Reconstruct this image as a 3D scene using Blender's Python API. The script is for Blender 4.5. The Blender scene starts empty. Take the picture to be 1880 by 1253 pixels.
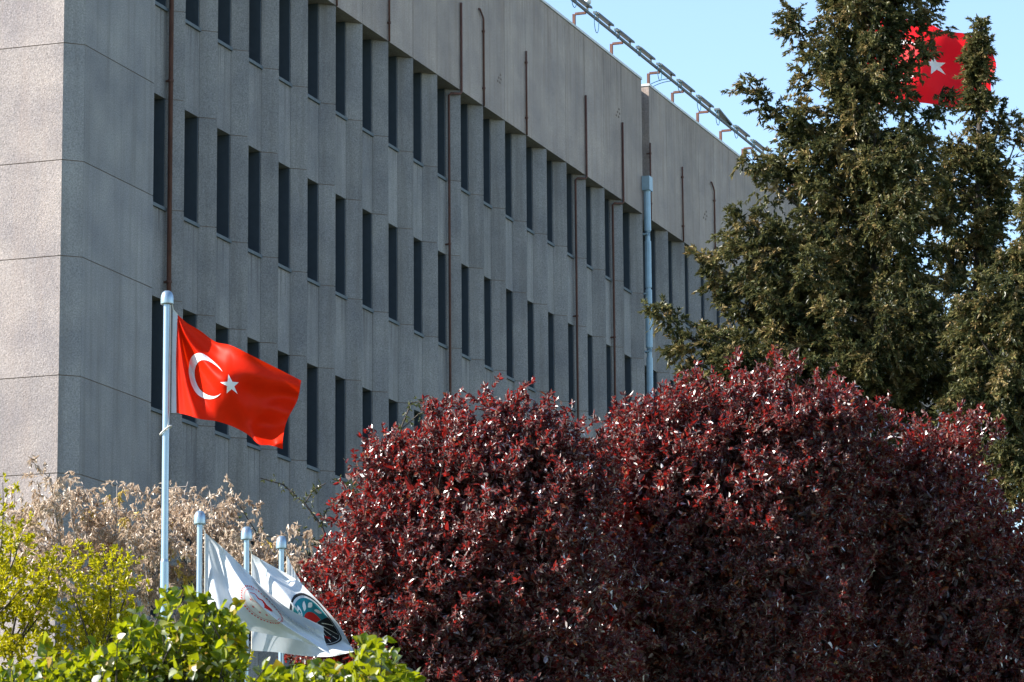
import bpy, math, random
import numpy as np
from mathutils import Vector, Matrix

# ------------------------------------------------------------------ camera
FPX, YAW, PITCH, ROLL = 6912.34, math.radians(19.3004), math.radians(10.6708), math.radians(-0.4351)
CAM = np.array([-56.822, -25.156, 1.6])
FW = np.array([math.cos(YAW)*math.cos(PITCH), math.sin(YAW)*math.cos(PITCH), math.sin(PITCH)])
_rt = np.array([math.sin(YAW), -math.cos(YAW), 0.0]); _up = np.cross(_rt, FW)
RT = _rt*math.cos(ROLL) + _up*math.sin(ROLL)
UP = -_rt*math.sin(ROLL) + _up*math.cos(ROLL)
FH = np.array([math.cos(YAW), math.sin(YAW), 0.0])
scene = bpy.context.scene
col = scene.collection
cd = bpy.data.cameras.new('camera'); cam = bpy.data.objects.new('camera', cd); col.objects.link(cam)
cd.sensor_fit = 'HORIZONTAL'; cd.sensor_width = 36.0; cd.lens = FPX/1880*36
cd.clip_start = 0.5; cd.clip_end = 5000
cam.matrix_world = Matrix([[RT[i], UP[i], -FW[i], CAM[i]] for i in range(3)] + [[0, 0, 0, 1]])
cd.dof.use_dof = True; cd.dof.focus_distance = 58.0; cd.dof.aperture_fstop = 20.0
scene.camera = cam

# ------------------------------------------------------------------ sky, sun, exposure
SUN_A, SUN_EL = math.radians(199.3-82), math.radians(35)
sun_dir = Vector((math.cos(SUN_A)*math.cos(SUN_EL), math.sin(SUN_A)*math.cos(SUN_EL), math.sin(SUN_EL)))
world = bpy.data.worlds.new('World'); scene.world = world; world.use_nodes = True
wn = world.node_tree.nodes; wl = world.node_tree.links
bg = wn['Background']; sky = wn.new('ShaderNodeTexSky'); sky.sky_type = 'NISHITA'; sky.sun_disc = False
sky.sun_elevation = SUN_EL; sky.sun_rotation = math.atan2(sun_dir.x, sun_dir.y)
sky.air_density = 1.0; sky.dust_density = 0.0; sky.ozone_density = 1.7
wl.new(sky.outputs[0], bg.inputs[0]); bg.inputs[1].default_value = 0.107
sl = bpy.data.lights.new('sun', 'SUN'); so = bpy.data.objects.new('sun', sl); col.objects.link(so)
sl.energy = 5.0; sl.angle = math.radians(0.53); sl.color = (1.0, 0.93, 0.83)
so.rotation_euler = sun_dir.to_track_quat('Z', 'Y').to_euler(); so.location = (-40, 20, 60)
scene.view_settings.view_transform = 'Standard'; scene.view_settings.look = 'None'
scene.view_settings.exposure = 1.5; scene.view_settings.gamma = 1.0

# ------------------------------------------------------------------ helpers
def P(px, py, dh):
    """point seen at photo pixel (px, py) at horizontal distance dh in front of the camera"""
    d = FW + RT*(px-940)/FPX + UP*(626.5-py)/FPX
    return CAM + d*(dh/float(d @ FH))
def PY(px, py, Y):
    d = FW + RT*(px-940)/FPX + UP*(626.5-py)/FPX
    return CAM + d*((Y-CAM[1])/d[1])
LOC = {}
def mesh_np(name, V, faces_flat, sizes, mat, rnd=None, smooth=False):
    me = bpy.data.meshes.new(name)
    V = np.asarray(V, dtype=np.float32); nf = len(sizes)
    me.vertices.add(len(V)); me.vertices.foreach_set('co', V.ravel())
    me.loops.add(len(faces_flat)); me.loops.foreach_set('vertex_index', np.asarray(faces_flat, dtype=np.int32))
    me.polygons.add(nf)
    st = np.concatenate([[0], np.cumsum(sizes)[:-1]]).astype(np.int32)
    me.polygons.foreach_set('loop_start', st)
    try: me.polygons.foreach_set('loop_total', np.asarray(sizes, dtype=np.int32))
    except Exception: pass
    me.polygons.foreach_set('use_smooth', np.full(nf, bool(smooth), dtype=bool))
    if rnd is not None:
        at = me.attributes.new('rnd', 'FLOAT', 'POINT'); at.data.foreach_set('value', np.asarray(rnd, dtype=np.float32))
    me.update(calc_edges=True); me.validate()
    if mat: me.materials.append(mat)
    return me
def add(name, me, parent=None, loc=(0, 0, 0)):
    o = bpy.data.objects.new(name, me); col.objects.link(o); o.location = loc
    if parent: o.parent = parent
    return o
def tag(o, label=None, cat=None, group=None, kind=None):
    if label: o['label'] = label
    if cat: o['category'] = cat
    if group: o['group'] = group
    if kind: o['kind'] = kind
    return o
def thing(name, loc, label, cat, group=None):
    o = bpy.data.objects.new(name, None); col.objects.link(o); o.location = loc; o.empty_display_size = .2
    LOC[o.name] = np.array(loc, dtype=float)
    return tag(o, label, cat, group)
class MB:
    """collects geometry in world coordinates, builds ONE mesh object"""
    def __init__(s): s.v = []; s.f = []
    def poly(s, verts, faces):
        n = len(s.v); s.v += [tuple(map(float, q)) for q in verts]; s.f += [tuple(i+n for i in f) for f in faces]; return s
    def box(s, a, b):
        (x0, y0, z0), (x1, y1, z1) = a, b
        return s.poly([(x0,y0,z0),(x1,y0,z0),(x1,y1,z0),(x0,y1,z0),(x0,y0,z1),(x1,y0,z1),(x1,y1,z1),(x0,y1,z1)],
                      [(0,3,2,1),(4,5,6,7),(0,1,5,4),(1,2,6,5),(2,3,7,6),(3,0,4,7)])
    def prism(s, plan, z0, z1):
        n = len(plan)
        return s.poly([(x, y, z0) for x, y in plan] + [(x, y, z1) for x, y in plan],
                      [tuple(range(n))[::-1], tuple(range(n, 2*n))] + [(i, (i+1) % n, n+(i+1) % n, n+i) for i in range(n)])
    def tube(s, pts, rad, n=8, caps=True):
        pts = [np.array(q, float) for q in pts]; rad = rad if hasattr(rad, '__len__') else [rad]*len(pts)
        rings = []; prev = None
        for i, q in enumerate(pts):
            t = pts[min(i+1, len(pts)-1)] - pts[max(i-1, 0)]; t = t/(np.linalg.norm(t)+1e-9)
            if prev is None:
                a = np.cross(t, [0, 0, 1.0]); 
                if np.linalg.norm(a) < .05: a = np.cross(t, [1.0, 0, 0])
            else: a = prev - t*(prev @ t)
            a = a/(np.linalg.norm(a)+1e-9); prev = a; b = np.cross(t, a)
            rings.append([q + rad[i]*(math.cos(2*math.pi*k/n)*a + math.sin(2*math.pi*k/n)*b) for k in range(n)])
        V = [w for r in rings for w in r]; F = []
        for i in range(len(rings)-1):
            for k in range(n): F.append((i*n+k, i*n+(k+1) % n, (i+1)*n+(k+1) % n, (i+1)*n+k))
        if caps: F += [tuple(range(n))[::-1], tuple(range((len(rings)-1)*n, len(rings)*n))]
        return s.poly(V, F)
    def lathe(s, c, prof, n=16):
        """profile [(r, z)] turned round the vertical through c"""
        V = []; F = []
        for r, z in prof:
            V += [(c[0]+r*math.cos(2*math.pi*k/n), c[1]+r*math.sin(2*math.pi*k/n), c[2]+z) for k in range(n)]
        for i in range(len(prof)-1):
            for k in range(n): F.append((i*n+k, i*n+(k+1) % n, (i+1)*n+(k+1) % n, (i+1)*n+k))
        F += [tuple(range(n))[::-1], tuple(range((len(prof)-1)*n, len(prof)*n))]
        return s.poly(V, F)
    def mesh(s, name, mat, off=(0, 0, 0), smooth=False):
        V = np.array(s.v) - np.array(off)
        return mesh_np(name, V, [i for f in s.f for i in f], [len(f) for f in s.f], mat, smooth=smooth)
    def build(s, name, mat, parent=None, smooth=False, root=None):
        off = LOC[(root or parent).name] if (root or parent) else np.zeros(3)
        return add(name, s.mesh(name, mat, off, smooth), parent)

# ------------------------------------------------------------------ materials
def mat_new(name):
    m = bpy.data.materials.new(name); m.use_nodes = True; nt = m.node_tree
    return m, nt, nt.nodes, nt.links, nt.nodes['Principled BSDF']
def ramp(nt, fac, stops, interp='LINEAR'):
    r = nt.nodes.new('ShaderNodeValToRGB'); r.color_ramp.interpolation = interp
    e = r.color_ramp.elements
    while len(e) < len(stops): e.new(0.5)
    for q, (p, c) in zip(e, stops): q.position = p; q.color = (*c, 1) if len(c) == 3 else c
    nt.links.new(fac, r.inputs[0]); return r.outputs[0]
def noise(nt, vec, scale, detail=4, rough=.55):
    n = nt.nodes.new('ShaderNodeTexNoise'); n.inputs['Scale'].default_value = scale
    n.inputs['Detail'].default_value = detail; n.inputs['Roughness'].default_value = rough
    nt.links.new(vec, n.inputs['Vector']); return n.outputs[0]
def vscale(nt, vec, s):
    m = nt.nodes.new('ShaderNodeVectorMath'); m.operation = 'MULTIPLY'; m.inputs[1].default_value = s
    nt.links.new(vec, m.inputs[0]); return m.outputs[0]
def mix(nt, a, b, fac, mode='MIX'):
    m = nt.nodes.new('ShaderNodeMix'); m.data_type = 'RGBA'; m.blend_type = mode
    for sock, val in ((m.inputs[0], fac), (m.inputs[6], a), (m.inputs[7], b)):
        if isinstance(val, (int, float)): sock.default_value = val
        elif isinstance(val, tuple): sock.default_value = (*val, 1)
        else: nt.links.new(val, sock)
    return m.outputs[2]
def mathn(nt, op, a, b=None):
    m = nt.nodes.new('ShaderNodeMath'); m.operation = op
    for s, v in zip(m.inputs, (a, b)):
        if v is None: continue
        if isinstance(v, (int, float)): s.default_value = v
        else: nt.links.new(v, s)
    return m.outputs[0]
def bump(nt, h, strength, dist):
    b = nt.nodes.new('ShaderNodeBump'); b.inputs['Strength'].default_value = strength; b.inputs['Distance'].default_value = dist
    nt.links.new(h, b.inputs['Height']); return b.outputs[0]
def concrete(name, base, coarse=False, stain=.5, tint=(.30, .22, .17), runoff=0.0):
    m, nt, N, L, bs = mat_new(name)
    g = N.new('ShaderNodeNewGeometry'); pos = g.outputs['Position']
    oi = N.new('ShaderNodeObjectInfo')
    cloud = noise(nt, pos, 1.1, 5)
    streak = noise(nt, vscale(nt, pos, (5.5, 5.5, .28)), 1.0, 5, .6)
    grain = noise(nt, pos, 38 if coarse else 42, 4, .75)
    lo = tuple(x*.58 for x in base); hi = tuple(min(1, x*1.30) for x in base)
    c = ramp(nt, grain, [(.3, lo), (.7, hi)])
    c = mix(nt, c, ramp(nt, cloud, [(.3, (.74, .74, .77)), (.7, (1.14, 1.11, 1.06))]), .9, 'MULTIPLY')
    sf = mathn(nt, 'MULTIPLY', ramp(nt, streak, [(.48, (0, 0, 0)), (.68, (1, 1, 1))]), stain)
    c = mix(nt, c, tint, sf)
    if runoff:      # dirt washed down from the sill or coping above, fading with height
        tc = N.new('ShaderNodeTexCoord'); sx = N.new('ShaderNodeSeparateXYZ'); L.new(tc.outputs['Generated'], sx.inputs[0])
        fine = noise(nt, vscale(nt, pos, (16, 16, .5)), 1.0, 4, .6)
        f2 = mathn(nt, 'MULTIPLY', ramp(nt, fine, [(.50, (0, 0, 0)), (.66, (1, 1, 1))]), ramp(nt, sx.outputs[2], [(.25, (0, 0, 0)), (1.0, (1, 1, 1))]))
        c = mix(nt, c, tuple(x*.62 for x in tint), mathn(nt, 'MULTIPLY', f2, runoff))
    rv = mathn(nt, 'ADD', mathn(nt, 'MULTIPLY', oi.outputs['Random'], .14), .93)
    cb = N.new('ShaderNodeCombineColor'); 
    for i in range(3): L.new(rv, cb.inputs[i])
    c = mix(nt, c, cb.outputs[0], 1.0, 'MULTIPLY')
    L.new(c, bs.inputs['Base Color']); bs.inputs['Roughness'].default_value = .93; bs.inputs['Specular IOR Level'].default_value = .2
    if coarse:
        h = mathn(nt, 'ADD', noise(nt, pos, 34, 6, .8), mathn(nt, 'MULTIPLY', noise(nt, pos, 6, 3), .3))
        L.new(bump(nt, h, .75, .022), bs.inputs['Normal'])
    else:
        L.new(bump(nt, mathn(nt, 'ADD', grain, noise(nt, pos, 140, 2)), .55, .012), bs.inputs['Normal'])
    return m
def plain(name, colr, rough=.5, metal=0.0, var=.12, scale=8, bumpd=0.0, spec=.5):
    m, nt, N, L, bs = mat_new(name)
    g = N.new('ShaderNodeNewGeometry')
    n = noise(nt, g.outputs['Position'], scale, 4)
    c = ramp(nt, n, [(.25, tuple(x*(1-var) for x in colr)), (.75, tuple(min(1, x*(1+var)) for x in colr))])
    L.new(c, bs.inputs['Base Color']); bs.inputs['Roughness'].default_value = rough; bs.inputs['Metallic'].default_value = metal
    bs.inputs['Specular IOR Level'].default_value = spec
    if bumpd: L.new(bump(nt, n, .5, bumpd), bs.inputs['Normal'])
    return m
def rust(name, colr):
    m, nt, N, L, bs = mat_new(name)
    g = N.new('ShaderNodeNewGeometry')
    n = noise(nt, vscale(nt, g.outputs['Position'], (9, 9, 3)), 2.0, 5, .65)
    L.new(ramp(nt, n, [(.3, tuple(x*.55 for x in colr)), (.55, colr), (.8, (colr[0]*1.3, colr[1]*1.25, colr[2]*1.2))]), bs.inputs['Base Color'])
    bs.inputs['Roughness'].default_value = .75; return m
def leafmat(name, stops, trans, tw=.35, gloss=.08, rough=.35, stops_t=None, fk=.25):
    """two-sided leaf: diffuse + translucent + a glossy skin, colour varies from leaf to leaf"""
    m, nt, N, L, bs = mat_new(name)
    N.remove(bs); out = N['Material Output']
    at = N.new('ShaderNodeAttribute'); at.attribute_name = 'rnd'
    c = ramp(nt, at.outputs['Fac'], stops)
    d = N.new('ShaderNodeBsdfDiffuse'); L.new(c, d.inputs[0])
    t = N.new('ShaderNodeBsdfTranslucent')
    if stops_t: L.new(ramp(nt, at.outputs['Fac'], stops_t), t.inputs[0])
    else: t.inputs[0].default_value = (*trans, 1)
    gl = N.new('ShaderNodeBsdfGlossy'); gl.inputs['Roughness'].default_value = rough; gl.inputs[0].default_value = (1, 1, 1, 1)
    m1 = N.new('ShaderNodeMixShader'); m1.inputs[0].default_value = tw; L.new(d.outputs[0], m1.inputs[1]); L.new(t.outputs[0], m1.inputs[2])
    fr = N.new('ShaderNodeFresnel'); fr.inputs[0].default_value = 1.45
    m2 = N.new('ShaderNodeMixShader'); L.new(mathn(nt, 'ADD', mathn(nt, 'MULTIPLY', fr.outputs[0], fk), gloss), m2.inputs[0])
    L.new(m1.outputs[0], m2.inputs[1]); L.new(gl.outputs[0], m2.inputs[2]); L.new(m2.outputs[0], out.inputs[0])
    return m
def cloth(name, colr, trans, tw=.35):
    m, nt, N, L, bs = mat_new(name)
    N.remove(bs); out = N['Material Output']
    g = N.new('ShaderNodeNewGeometry')
    n = noise(nt, g.outputs['Position'], 14, 4)
    c = ramp(nt, n, [(.3, tuple(x*.93 for x in colr)), (.7, colr)])
    wv = noise(nt, g.outputs['Position'], 420, 2)
    b = bump(nt, mathn(nt, 'ADD', mathn(nt, 'MULTIPLY', noise(nt, g.outputs['Position'], 22, 3), 3), wv), .25, .004)
    d = N.new('ShaderNodeBsdfDiffuse'); L.new(c, d.inputs[0]); L.new(b, d.inputs['Normal'])
    t = N.new('ShaderNodeBsdfTranslucent'); t.inputs[0].default_value = (*trans, 1)
    gl = N.new('ShaderNodeBsdfGlossy'); gl.inputs['Roughness'].default_value = .45
    m1 = N.new('ShaderNodeMixShader'); m1.inputs[0].default_value = tw; L.new(d.outputs[0], m1.inputs[1]); L.new(t.outputs[0], m1.inputs[2])
    m2 = N.new('ShaderNodeMixShader'); m2.inputs[0].default_value = .008; L.new(m1.outputs[0], m2.inputs[1]); L.new(gl.outputs[0], m2.inputs[2])
    L.new(m2.outputs[0], out.inputs[0]); return m

M = {}
M['panel'] = concrete('washed_concrete', (.315, .304, .300), stain=.55, tint=(.185, .168, .155))
M['spandrel'] = concrete('spandrel_concrete', (.315, .303, .298), stain=.45, tint=(.175, .162, .152), runoff=.75)
M['fascia'] = concrete('fascia_concrete', (.405, .342, .308), stain=.55, tint=(.27, .205, .172), runoff=.55)
M['stucco'] = concrete('rough_render', (.350, .312, .306), coarse=True, stain=.3, tint=(.33, .265, .24))
M['core'] = plain('joint_mortar', (.20, .15, .12), .95)
M['roofing'] = plain('roof_gravel', (.3, .29, .28), .95, bumpd=.02)
M['coping'] = plain('coping_metal', (.50, .49, .47), .5, .4)
M['frame'] = plain('dark_window_frame', (.05, .066, .082), .6, 0.0)
M['glass'] = plain('dark_glass', (.012, .018, .024), .08, 0.0, spec=.6)
M['sill'] = plain('grey_sill_metal', (.10, .12, .135), .7, .0)
M['rust'] = rust('rusty_pipe_paint', (.115, .045, .030))
M['zinc'] = plain('zinc_pipe', (.30, .43, .52), .5, .15, scale=5)
M['zincbox'] = plain('zinc_hopper', (.26, .36, .42), .5, .2)
M['lamp'] = plain('floodlight_aluminium', (.075, .085, .08), .6, .1)
M['cable'] = plain('cable_sheath', (.03, .12, .17), .5)
M['whitep'] = plain('white_plastic', (.75, .75, .74), .4)
M['steel'] = plain('brushed_steel', (.32, .41, .48), .33, .75, var=.06, scale=3)
M['rope'] = plain('pale_rope', (.62, .60, .54), .85)
M['red'] = cloth('red_flag_cloth', (.60, .016, .003), (.92, .035, .003), .24)
M['crimson'] = cloth('crimson_flag_cloth', (.85, .012, .022), (.98, .018, .03), .52)
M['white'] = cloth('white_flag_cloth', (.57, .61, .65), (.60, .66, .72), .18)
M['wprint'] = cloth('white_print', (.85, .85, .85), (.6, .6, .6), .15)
M['teal'] = cloth('teal_print', (.03, .25, .31), (.02, .2, .25), .2)
M['black'] = cloth('black_print', (.025, .027, .032), (.01, .01, .01), .1)
M['rprint'] = cloth('red_print', (.62, .03, .025), (.5, .02, .02), .25)
M['bark'] = plain('dark_bark', (.055, .045, .038), .95, var=.4, scale=20, bumpd=.02)
M['greybark'] = plain('grey_bark', (.25, .22, .20), .9, var=.3, scale=25, bumpd=.01)
M['ground'] = None
m, nt, N, L, bs = mat_new('lawn_ground')
g = N.new('ShaderNodeNewGeometry'); nn = noise(nt, g.outputs['Position'], .4, 6)
L.new(ramp(nt, nn, [(.35, (.045, .065, .028)), (.65, (.075, .095, .045))]), bs.inputs['Base Color']); bs.inputs['Roughness'].default_value = .9
M['ground'] = m
M['plum'] = leafmat('plum_leaf', [(0, (.010, .004, .006)), (.5, (.022, .006, .007)), (.82, (.060, .010, .008)), (.94, (.15, .032, .010)), (1, (.26, .095, .02))],
                    (.48, .022, .016), .35, .010, .52, fk=.42)
M['conifer'] = leafmat('conifer_spray', [(0, (.010, .018, .007)), (.32, (.040, .050, .019)), (.58, (.145, .140, .052)), (.8, (.175, .110, .044)), (1, (.32, .25, .11))],
                       (.16, .15, .05), .2, .0, .6, fk=.08)  # dark and bright ends of the range painted for shaded gaps and sunlit tips
M['dry'] = leafmat('dry_tan_leaf', [(0, (.26, .18, .12)), (.5, (.48, .385, .295)), (.9, (.72, .63, .52)), (1, (.45, .34, .04))], (.60, .46, .34), .34, .0, .5, fk=.1)
M['lime'] = leafmat('lime_leaf', [(0, (.09, .10, .006)), (.5, (.25, .22, .007)), (.88, (.42, .34, .008)), (1, (.34, .20, .02))], (.58, .54, .008), .45, .0, .5, fk=.08)
M['bush'] = leafmat('bush_leaf', [(0, (.010, .030, .006)), (.5, (.020, .052, .007)), (.70, (.085, .125, .007)), (.90, (.27, .27, .008)), (1, (.30, .13, .02))],
                    (.36, .40, .006), .44, .0, .5, fk=.10)
M['sprig'] = leafmat('sprig_leaf', [(0, (.025, .035, .012)), (1, (.085, .085, .022))], (.12, .14, .02), .3, .02, .4)

# ------------------------------------------------------------------ ground
gm = MB().poly([(-1500, -1500, 0), (1500, -1500, 0), (1500, 1500, 0), (-1500, 1500, 0)], [(0, 1, 2, 3)])
tag(gm.build('ground', M['ground']), kind='structure')

# ------------------------------------------------------------------ building
B = 1.3334; ST = 3.4; WH = 1.8772; ZH2 = 17.1347; ZR = ZH2 + 6.65
FA, FR = .215, .239                      # fin: run along the facade, depth
BACK = FR + .40                          # back of the precast layer
J = .007                                 # half joint
HEAD = [ZH2 + ST - ST*i for i in range(6)]; SILL = [h - WH for h in HEAD]
bld = thing('office_building', (0, 0, 0), 'large grey concrete office block with sawtooth facade of narrow slit windows', 'building')
UA, UB = -2.54, -5.133
CU, CY = UB - .2275, .2527               # corner after the chamfer
SLOT0, SLOT1 = 18.17*B, 18.61*B
arr = [(k*B if k <= 17 else 18.13*B) for k in range(-1, 19)] + [(k + .63)*B for k in range(19, 44)]
END = arr[-1]
DEEP = 22.0
# core body behind the precast layer
mb = MB().box((CU+.31, BACK+.02, 0), (END, DEEP, ZR-.35))
mb.build('core_wall', M['core'], bld)
MB().box((CU+.32, .42, ZR-.345), (END, DEEP, ZR-.30)).build('roof', M['roofing'], bld)
# joint backing: the same stepped outline set 12 mm behind the panel faces, seen only in the joints
jb = MB()
for i, u in enumerate(arr):
    e = .012
    jb.prism([(u-FA+e, FR+e*.6), (u-.012, e*1.5), (u+.045, FR+e), (u+.045, BACK-.01), (u-FA+e, BACK-.01)], 0.0, HEAD[0]-.02)
jb.prism([(UB+.02, .012), (UA-.02, .012), (UA-.02, BACK-.01), (UB+.02, BACK-.01)], 0, ZR-.36)
jb.prism([(CU+.012, CY+.015), (UB+.01, .014), (UB+.019, BACK-.012), (CU+.3, BACK-.012), (CU+.3, DEEP-.01), (CU+.012, DEEP-.01)], 0, ZR-.36)
jb.box((UA+.2, .014, HEAD[0]+.02), (SLOT0-.02, .385, ZR-.36)); jb.box((SLOT1+.02, .014, HEAD[0]+.02), (END-.02, .385, ZR-.36))
jb.build('joint_backing', M['core'], bld)

def prism_mesh(name, plan, z0, z1, mat):
    return MB().prism(plan, z0, z1).mesh(name, mat)
fin_plan = [(-FA, FR), (0, 0), (.05, FR), (.05, BACK), (-FA, BACK)]
fin_win = prism_mesh('fin_panel', fin_plan, J, WH-J, M['panel'])            # beside a window, origin at sill level
fin_sp = prism_mesh('fin_panel', fin_plan, J, ST-WH-J, M['panel'])          # beside a spandrel, origin at head level
W0 = B - FA - .05
sp_cache = {}; win_cache = {}
def spandrel_mesh(w, h):
    k = (round(w, 3), round(h, 3))
    if k not in sp_cache:
        sp_cache[k] = MB().box((J, FR+.004, 0.0), (w-J, BACK-.005, h)).mesh('spandrel_panel', M['spandrel'])
    return sp_cache[k]
def window_meshes(w):
    k = round(w, 3)
    if k not in win_cache:
        f = MB(); t = .03; y0, y1 = FR+.05, BACK+.015
        f.box((w-t, y0-.03, .03), (w-.002, y1, WH-.003))          # jamb facing the camera
        f.box((.002, y0, .03), (t, y1, WH-.003))
        f.box((t, y1-.11, WH-.07), (w-t, y1, WH-.004)); f.box((t, y1-.11, .03), (w-t, y1, .10))
        f.box((w*.5-.02, y1-.10, .10), (w*.5+.02, y1-.01, WH-.07))
        fm = f.mesh('window', M['frame'])
        pm = MB().box((t, y1-.07, .10), (w-t, y1-.055, WH-.07)).mesh('pane', M['glass'])
        sm = MB().prism([(.003, FR-.035), (w-.012, FR-.035), (w-.012, BACK-.02), (.003, BACK-.02)], -.035, .022).mesh('sill', M['sill'])
        win_cache[k] = (fm, pm, sm)
    return win_cache[k]
rng = random.Random(4)
bays = [(UA+.004, arr[0]-FA)] + [(arr[i]+.05, arr[i+1]-FA) for i in range(len(arr)-1)]
iS = next(i for i, (a, b) in enumerate(bays) if a > 18.1*B and a < 18.3*B)
bays[iS] = (SLOT1, bays[iS][1])
low = MB(); VIS = 34
for i, (u0, u1) in enumerate(bays):
    w = u1 - u0
    for r in range(4):
        if i < VIS:
            add('spandrel_panel', spandrel_mesh(w, ST-WH), bld, (u0, 0, HEAD[r+1]))
            fm, pm, sm = window_meshes(w)
            o = add('window', fm, bld, (u0, 0, SILL[r])); add('pane', pm, o); add('sill', sm, o)
        else:
            low.box((u0+J, FR+.004, HEAD[r+1]), (u1-J, BACK-.005, SILL[r]))
    low.box((u0+J, FR+.004, 0), (u1-J, BACK-.005, HEAD[4]-.0))
for i, u in enumerate(arr):
    for r in range(4):
        if i < VIS:
            add('fin_panel', fin_win, bld, (u, 0, SILL[r])); add('fin_panel', fin_sp, bld, (u, 0, HEAD[r+1]))
        else:
            low.prism([(u+x, y) for x, y in fin_plan], HEAD[r+1]+J, HEAD[r]-J)
    low.prism([(u+x, y) for x, y in fin_plan], 0, HEAD[4]-J)
tag(low.build('lower_panels', M['panel'], bld), kind='stuff')
# fascia panels
edges = [UA+.0] + [a for a in arr[:19]] + [SLOT0]
edges = [UA] + arr[:19] + [SLOT0] ; edges2 = [SLOT1] + arr[20:]
for ed in (edges, edges2):
    for a, b in zip(ed[:-1], ed[1:]):
        if b - a < .2: continue
        dy = rng.uniform(0, .004)
        MB().box((a+J*.8, dy, HEAD[0]+.001), (b-J*.8, .40, ZR-.06)).build('fascia_panel', M['fascia'], bld)
for a, b in ((UA-.01, SLOT0+.01), (SLOT1-.01, END)):
    MB().box((a, -.02, ZR-.055), (b, .43, ZR)).build('coping', M['coping'], bld)
MB().box((UB, -.018, ZR-.055), (UA-.015, .43, ZR)).build('coping', M['coping'], bld)
MB().box((UA, .402, HEAD[0]+.002), (END, BACK+.015, HEAD[0]+.2)).build('soffit', M['fascia'], bld)
# slot at the movement joint
MB().box((SLOT0+.004, .30, HEAD[0]+.21), (SLOT1-.004, .395, ZR-.07)).build('joint_cover', M['panel'], bld)
# corner wall panels and chamfer, joints at head and sill level
lv = sorted(HEAD[:6] + SILL[:6] + [0.0, ZR-.06])
for z0, z1 in zip(lv[:-1], lv[1:]):
    MB().box((UB+.02, 0.0, z0+J), (UA, BACK-.015, z1-J)).build('wall_panel', M['panel'], bld)
    MB().prism([(CU, CY), (UB+.014, 0.0), (UB+.018, BACK-.02), (CU+.02, BACK-.02)], z0+J, z1-J).build('chamfer_panel', M['panel'], bld)
    MB().box((CU-.001, CY+.002, z0+J), (CU+.30, DEEP, z1-J)).build('end_wall_panel', M['stucco'], bld)

# drain pipes in rusty paint
def pipe(pts, r=.03, brackets=()):
    o = MB().tube(pts, r, 8).build('drainpipe', M['rust'], bld, smooth=True)
    for q in brackets:
        b = MB().lathe((q[0], q[1], q[2]), [(r+.012, -.02), (r+.012, .02)], 8); b.box((q[0]-.012, q[1], q[2]-.015), (q[0]+.012, q[1]+.09, q[2]+.015))
        b.build('pipe_clip', M['rust'], o, root=bld)
ZP = ZH2 + 5.2
def fascia_pipe(u, top=ZP, hook=False):
    pts = [(u, -.035, HEAD[0]-.02), (u, -.035, top)]
    if hook: pts += [(u-.06, -.035, top+.06), (u-.22, -.035, top+.16), (u-.26, -.03, top+.16)]
    pipe(pts, .021, [(u, -.035, HEAD[0]+.35), (u, -.035, top-.25)])
def down_pipe(u, top=ZP):
    y = FR - .06; u2 = u - FA - .05; zt = HEAD[0]-.06
    pipe([(u-.03, -.035, top), (u-.03, -.035, zt+.02), (u-.06, -.02, zt-.03), (u2+.04, y-.06, zt-.05), (u2, y-.03, zt-.10), (u2, y-.03, .02)], .025,
         [(u2, y-.03, z) for z in (HEAD[1]+.2, HEAD[2]+.2, HEAD[3]+.2)])
for k in (4, 6): fascia_pipe(k*B - .03, ZR-.1)
fascia_pipe(10*B-.03, hook=True); fascia_pipe(12*B-.04)
for k in (9, 15, 17): down_pipe(k*B)
u = arr[0]-FA-.02
pipe([(u, .13, ZR-.2), (u, .13, HEAD[0]+.0)][:0] or [(u+.02, -.04, ZR-.1), (u+.02, -.04, HEAD[0]-.05), (u, FR-.09, HEAD[0]-.25), (u, FR-.09, .02)], .04, [(u, FR-.09, z) for z in (HEAD[1]+.3, HEAD[2]+.3)])
fascia_pipe(24.74); fascia_pipe(27.33); fascia_pipe(30.04, hook=True); fascia_pipe(34.0); fascia_pipe(38.2)
# zinc downpipe with hopper
zu, zy = 24.27, -.09
dp = MB().box((zu-.13, zy-.10, ZH2+3.95), (zu+.13, zy+.085, ZH2+4.28)).poly([], []).build('rain_hopper', M['zincbox'], bld)
dp['label'] = 'pale metal rain hopper box on top of the zinc downpipe'
sec = [3.95, 2.98, 1.62, .25, -1.15, -2.6, -4.1, -7.5, -11, -17.1]
for i, (a, b) in enumerate(zip(sec[:-1], sec[1:])):
    s = MB(); ra, rb = .082, .060
    s.lathe((zu, zy, ZH2), [(rb, b-.10 if i < len(sec)-2 else b), (rb, b+.02), (ra, b+.02), (ra, a)] if i % 2 == 0 else [(rb, b), (rb, b+.05), (ra*.95, b+.05), (ra*.95, a-.22), (rb, a-.22), (rb, a)], 12)
    s.build('zinc_pipe_section', M['zinc'], bld)
for z in (2.9, 1.5, .15, -1.2):
    MB().box((zu-.10, zy-.02, ZH2+z), (zu+.10, 0.0, ZH2+z+.04)).build('pipe_clip', M['zincbox'], bld)
# little anchor holes on the fascia
for px, py in ((916, 143), (1134, 206), (1294, 394)):
    for dx, dy in ((0, 0), (3, -5), (4, 3), (-2, 6), (2, 9)):
        q = PY(px+dx, py+dy, -.003)
        MB().box((q[0]-.03, -.006, q[2]-.02), (q[0]+.03, .004, q[2]+.02)).build('anchor_plate', M['core'], bld)

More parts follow.
